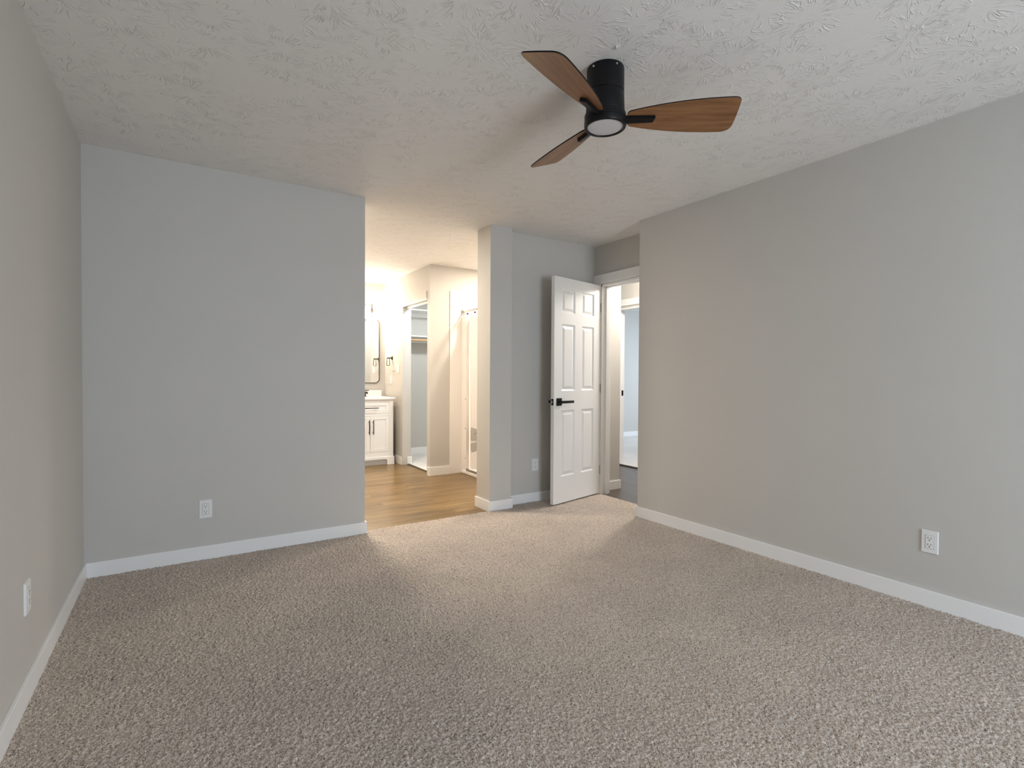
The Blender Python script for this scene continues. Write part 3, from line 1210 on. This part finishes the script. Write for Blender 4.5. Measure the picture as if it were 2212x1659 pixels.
# ------------------------------------------------------------------ closet shelves and rod
for z_, nm, lab in ((2.095, 'closet_shelf', 'upper white shelf inside the bathroom closet'), (1.722, 'closet_shelf', 'lower white closet shelf above the wooden rod')):
    t = thing(nm, lab, 'shelf', (3.60, 3.41, z_), 0, None)
    obj('shelf_board', box(-.603, .608, -.300, -.001, -.018, 0, .0015), TRIM, t)
    obj('shelf_cleat', box(-.603, .608, -.019, -.001, -.085, -.0185, .001), TRIM, t)
o = obj('closet_rod', tube(bmesh.new(), [(2.996, 3.16, 1.662), (3.6, 3.16, 1.662), (4.209, 3.16, 1.662)], .0145, 24), PINE, None, 40)
tag(o, 'round pine hanging rod under the lower closet shelf', 'rod')

# ------------------------------------------------------------------ shower
sh = thing('shower_surround', 'white one-piece shower surround in the bathroom corner', 'shower', (3.13, YCR, 0))
O2 = Matrix.Translation((-3.13, -YCR, 0))
bm = bmesh.new()
bx(bm, 3.13, 4.20, YCR - .012, YCR - .001, -.006, 2.155, 0.003)
obj('end_panel', xform(bm, O2), ACRYL, sh)
obj('back_panel', xform(box(4.186, 4.209, .30, YCR - .012, -.006, 2.155, 0.003), O2), ACRYL, sh)
obj('end_panel', xform(box(3.30, 4.186, .28, .292, -.006, 2.155, 0.003), O2), ACRYL, sh)
bm = bmesh.new()
bx(bm, 3.282, 3.325, 1.640, YCR - .012, .055, 1.86, 0.006)
col = obj('front_column', xform(bm, O2), ACRYL, sh)
for zz in (.185, .535, .882):
    b = lathe(bmesh.new(), [(0, 3.2790), (.0055, 3.2795), (.0065, 3.2835), (0, 3.2835)], 16, (0, 1.652, zz), 'x')
    obj('screw', xform(b, O2), BRONZE, col)
bm = bmesh.new()
bx(bm, 3.282, 3.40, .292, YCR - .012, -.006, .030, 0.008, 3)
bx(bm, 3.40, 4.186, .292, YCR - .012, -.006, .022, 0.004)
obj('shower_pan', xform(bm, O2), ACRYL, sh)
obj('threshold_track', xform(box(3.296, 3.318, .292, 1.668, .031, .056, 0.003), O2), STEEL, sh)

rod = thing('shower_curtain_rod', 'brushed nickel curtain rod across the shower front', 'rod', (3.30, YCR - .013, 1.918))
obj('rod_bar', tube(bmesh.new(), [(0, -.008, 0), (0, -.7, 0), (0, -1.465, 0)], .0125, 20), STEEL, rod, 40)
obj('rod_bracket', box(-.024, .024, -.014, 0, -.032, .028, .006), STEEL, rod)
obj('rod_bracket', box(-.024, .024, -1.466, -1.452, -.032, .028, .006), STEEL, rod)

cur = thing('shower_curtain', 'white shower curtain with a grey flower print near its hem', 'curtain', (3.335, 1.668, 0))


def curtain_x(y, z):
    """local x of the cloth: soft folds that open towards the hem"""
    k = 1 - max(0, min(1, (z - .06) / 1.80))
    a = .010 + .006 * k
    return a * math.sin(y * 2 * math.pi / .155 + 0.9) + .004 * math.sin(y * 41 + z * 2.2)


def curtain_y(s, z):
    """local y: the free edge sits a little further back towards the hem"""
    k = 1 - max(0, min(1, (z - .06) / 1.80))
    return -s - .010 * k * max(0, 1 - s / .5) - .004


bm = bmesh.new()
ns, nz_ = 170, 46
g = []
for j in range(nz_ + 1):
    z_ = .064 + (1.862 - .064) * j / nz_
    row = []
    for i in range(ns + 1):
        s_ = .70 * i / ns
        zz = z_
        if j == nz_:                                   # scallops between the ring holes
            zz -= .020 * (1 - math.cos(2 * math.pi * (s_ - .064) / .18)) / 2
        row.append(bm.verts.new((curtain_x(s_, zz), curtain_y(s_, zz), zz)))
    g.append(row)
for j in range(nz_):
    for i in range(ns):
        bm.faces.new((g[j][i], g[j][i + 1], g[j + 1][i + 1], g[j + 1][i]))
obj('curtain_cloth', bm, CLOTH, cur, 180)


def print_patch(poly, m, name, off):
    """printed shape: polygon in (s, z) laid on the cloth, finely triangulated to follow the folds"""
    bm = bmesh.new()
    cs = sum(p[0] for p in poly) / len(poly)
    cz = sum(p[1] for p in poly) / len(poly)
    rings = []
    for k in range(1, 9):
        f = k / 8
        rings.append([(cs + (s - cs) * f, cz + (z - cz) * f) for s, z in poly])
    def V(s, z):
        return bm.verts.new((curtain_x(s, z) - off, curtain_y(s, z), z))
    c = V(cs, cz)
    rv = [[V(*p) for p in r_] for r_ in rings]
    n = len(poly)
    for i in range(n):
        bm.faces.new((c, rv[0][i], rv[0][(i + 1) % n]))
    for A, B in zip(rv, rv[1:]):
        for i in range(n):
            j = (i + 1) % n
            bm.faces.new((A[i], A[j], B[j], B[i]))
    bmesh.ops.recalc_face_normals(bm, faces=bm.faces[:])
    return obj(name, bm, m, cur, 180)


PU = [(.006, .392), (.005, .470), (.006, .535), (.028, .552), (.055, .557), (.085, .555), (.115, .549), (.166, .533), (.208, .511), (.228, .475), (.230, .415), (.200, .408), (.140, .398), (.077, .390)]
PL = [(.006, .354), (.006, .300), (.007, .269), (.031, .268), (.055, .262), (.080, .258), (.104, .260), (.123, .265), (.148, .278), (.168, .282), (.210, .306), (.230, .345), (.230, .396), (.160, .386), (.100, .374), (.050, .362)]


def refine(P, n=3):
    out = []
    for a, b in zip(P, P[1:] + P[:1]):
        out += [(a[0] + (b[0] - a[0]) * k / n, a[1] + (b[1] - a[1]) * k / n) for k in range(n)]
    return out


FS, FZc = .226, .418
for P in (PU, PL, [(.470 - s, z) for s, z in PU], [(.470 - s, z) for s, z in PL]):
    print_patch(refine(P), PETAL, 'printed_petal', .0016)
bm = bmesh.new()
for i in range(60):
    a, rr = random.uniform(0, 2 * math.pi), abs(random.gauss(0, .026)) + .004
    s_, z_ = FS - .022 + rr * math.cos(a), FZc + .01 + 1.4 * rr * math.sin(a)
    rad = random.uniform(.0025, .006)
    c = [bm.verts.new((curtain_x(s_ + rad * math.cos(q), z_ + rad * math.sin(q)) - .0050, curtain_y(s_ + rad * math.cos(q), z_), z_ + rad * math.sin(q))) for q in [k * math.pi / 4 for k in range(8)]]
    bm.faces.new(c)
o = obj('printed_stamens', bm, STAMEN, cur)
o['kind'] = 'stuff'

for i in range(4):
    yy = 1.668 - .064 - .18 * i - .004
    pts = [(3.302 + .028 * math.sin(a), yy + .002 * math.cos(a), 1.905 + .032 * math.cos(a)) for a in [k * 2 * math.pi / 24 for k in range(24)]]
    if i == 0:
        o = obj('curtain_ring', tube(bmesh.new(), pts, .0022, 8, True), STEEL, None, 60)
        b = lathe(bmesh.new(), [(0, -.012), (.007, -.010), (.0115, 0), (.007, .010), (0, .012)], 16, (3.276, yy, 1.878), 'x')
        kn = obj('ring_bead', b, BRONZE, o, 60)
        o0, k0 = o, kn
    else:
        o = o0.copy()
        C.objects.link(o)
        o.location = (0, -.18 * i, 0)
        k_ = k0.copy()
        C.objects.link(k_)
        k_.parent = o
    lab = ['metal curtain ring with a dark bead at the end of the shower rod',
           'second metal curtain ring along the shower rod'][i] if i < 2 else 'metal curtain ring further along the shower rod behind the post'
    tag(o, lab, 'curtain ring', 'rings on the shower rod')
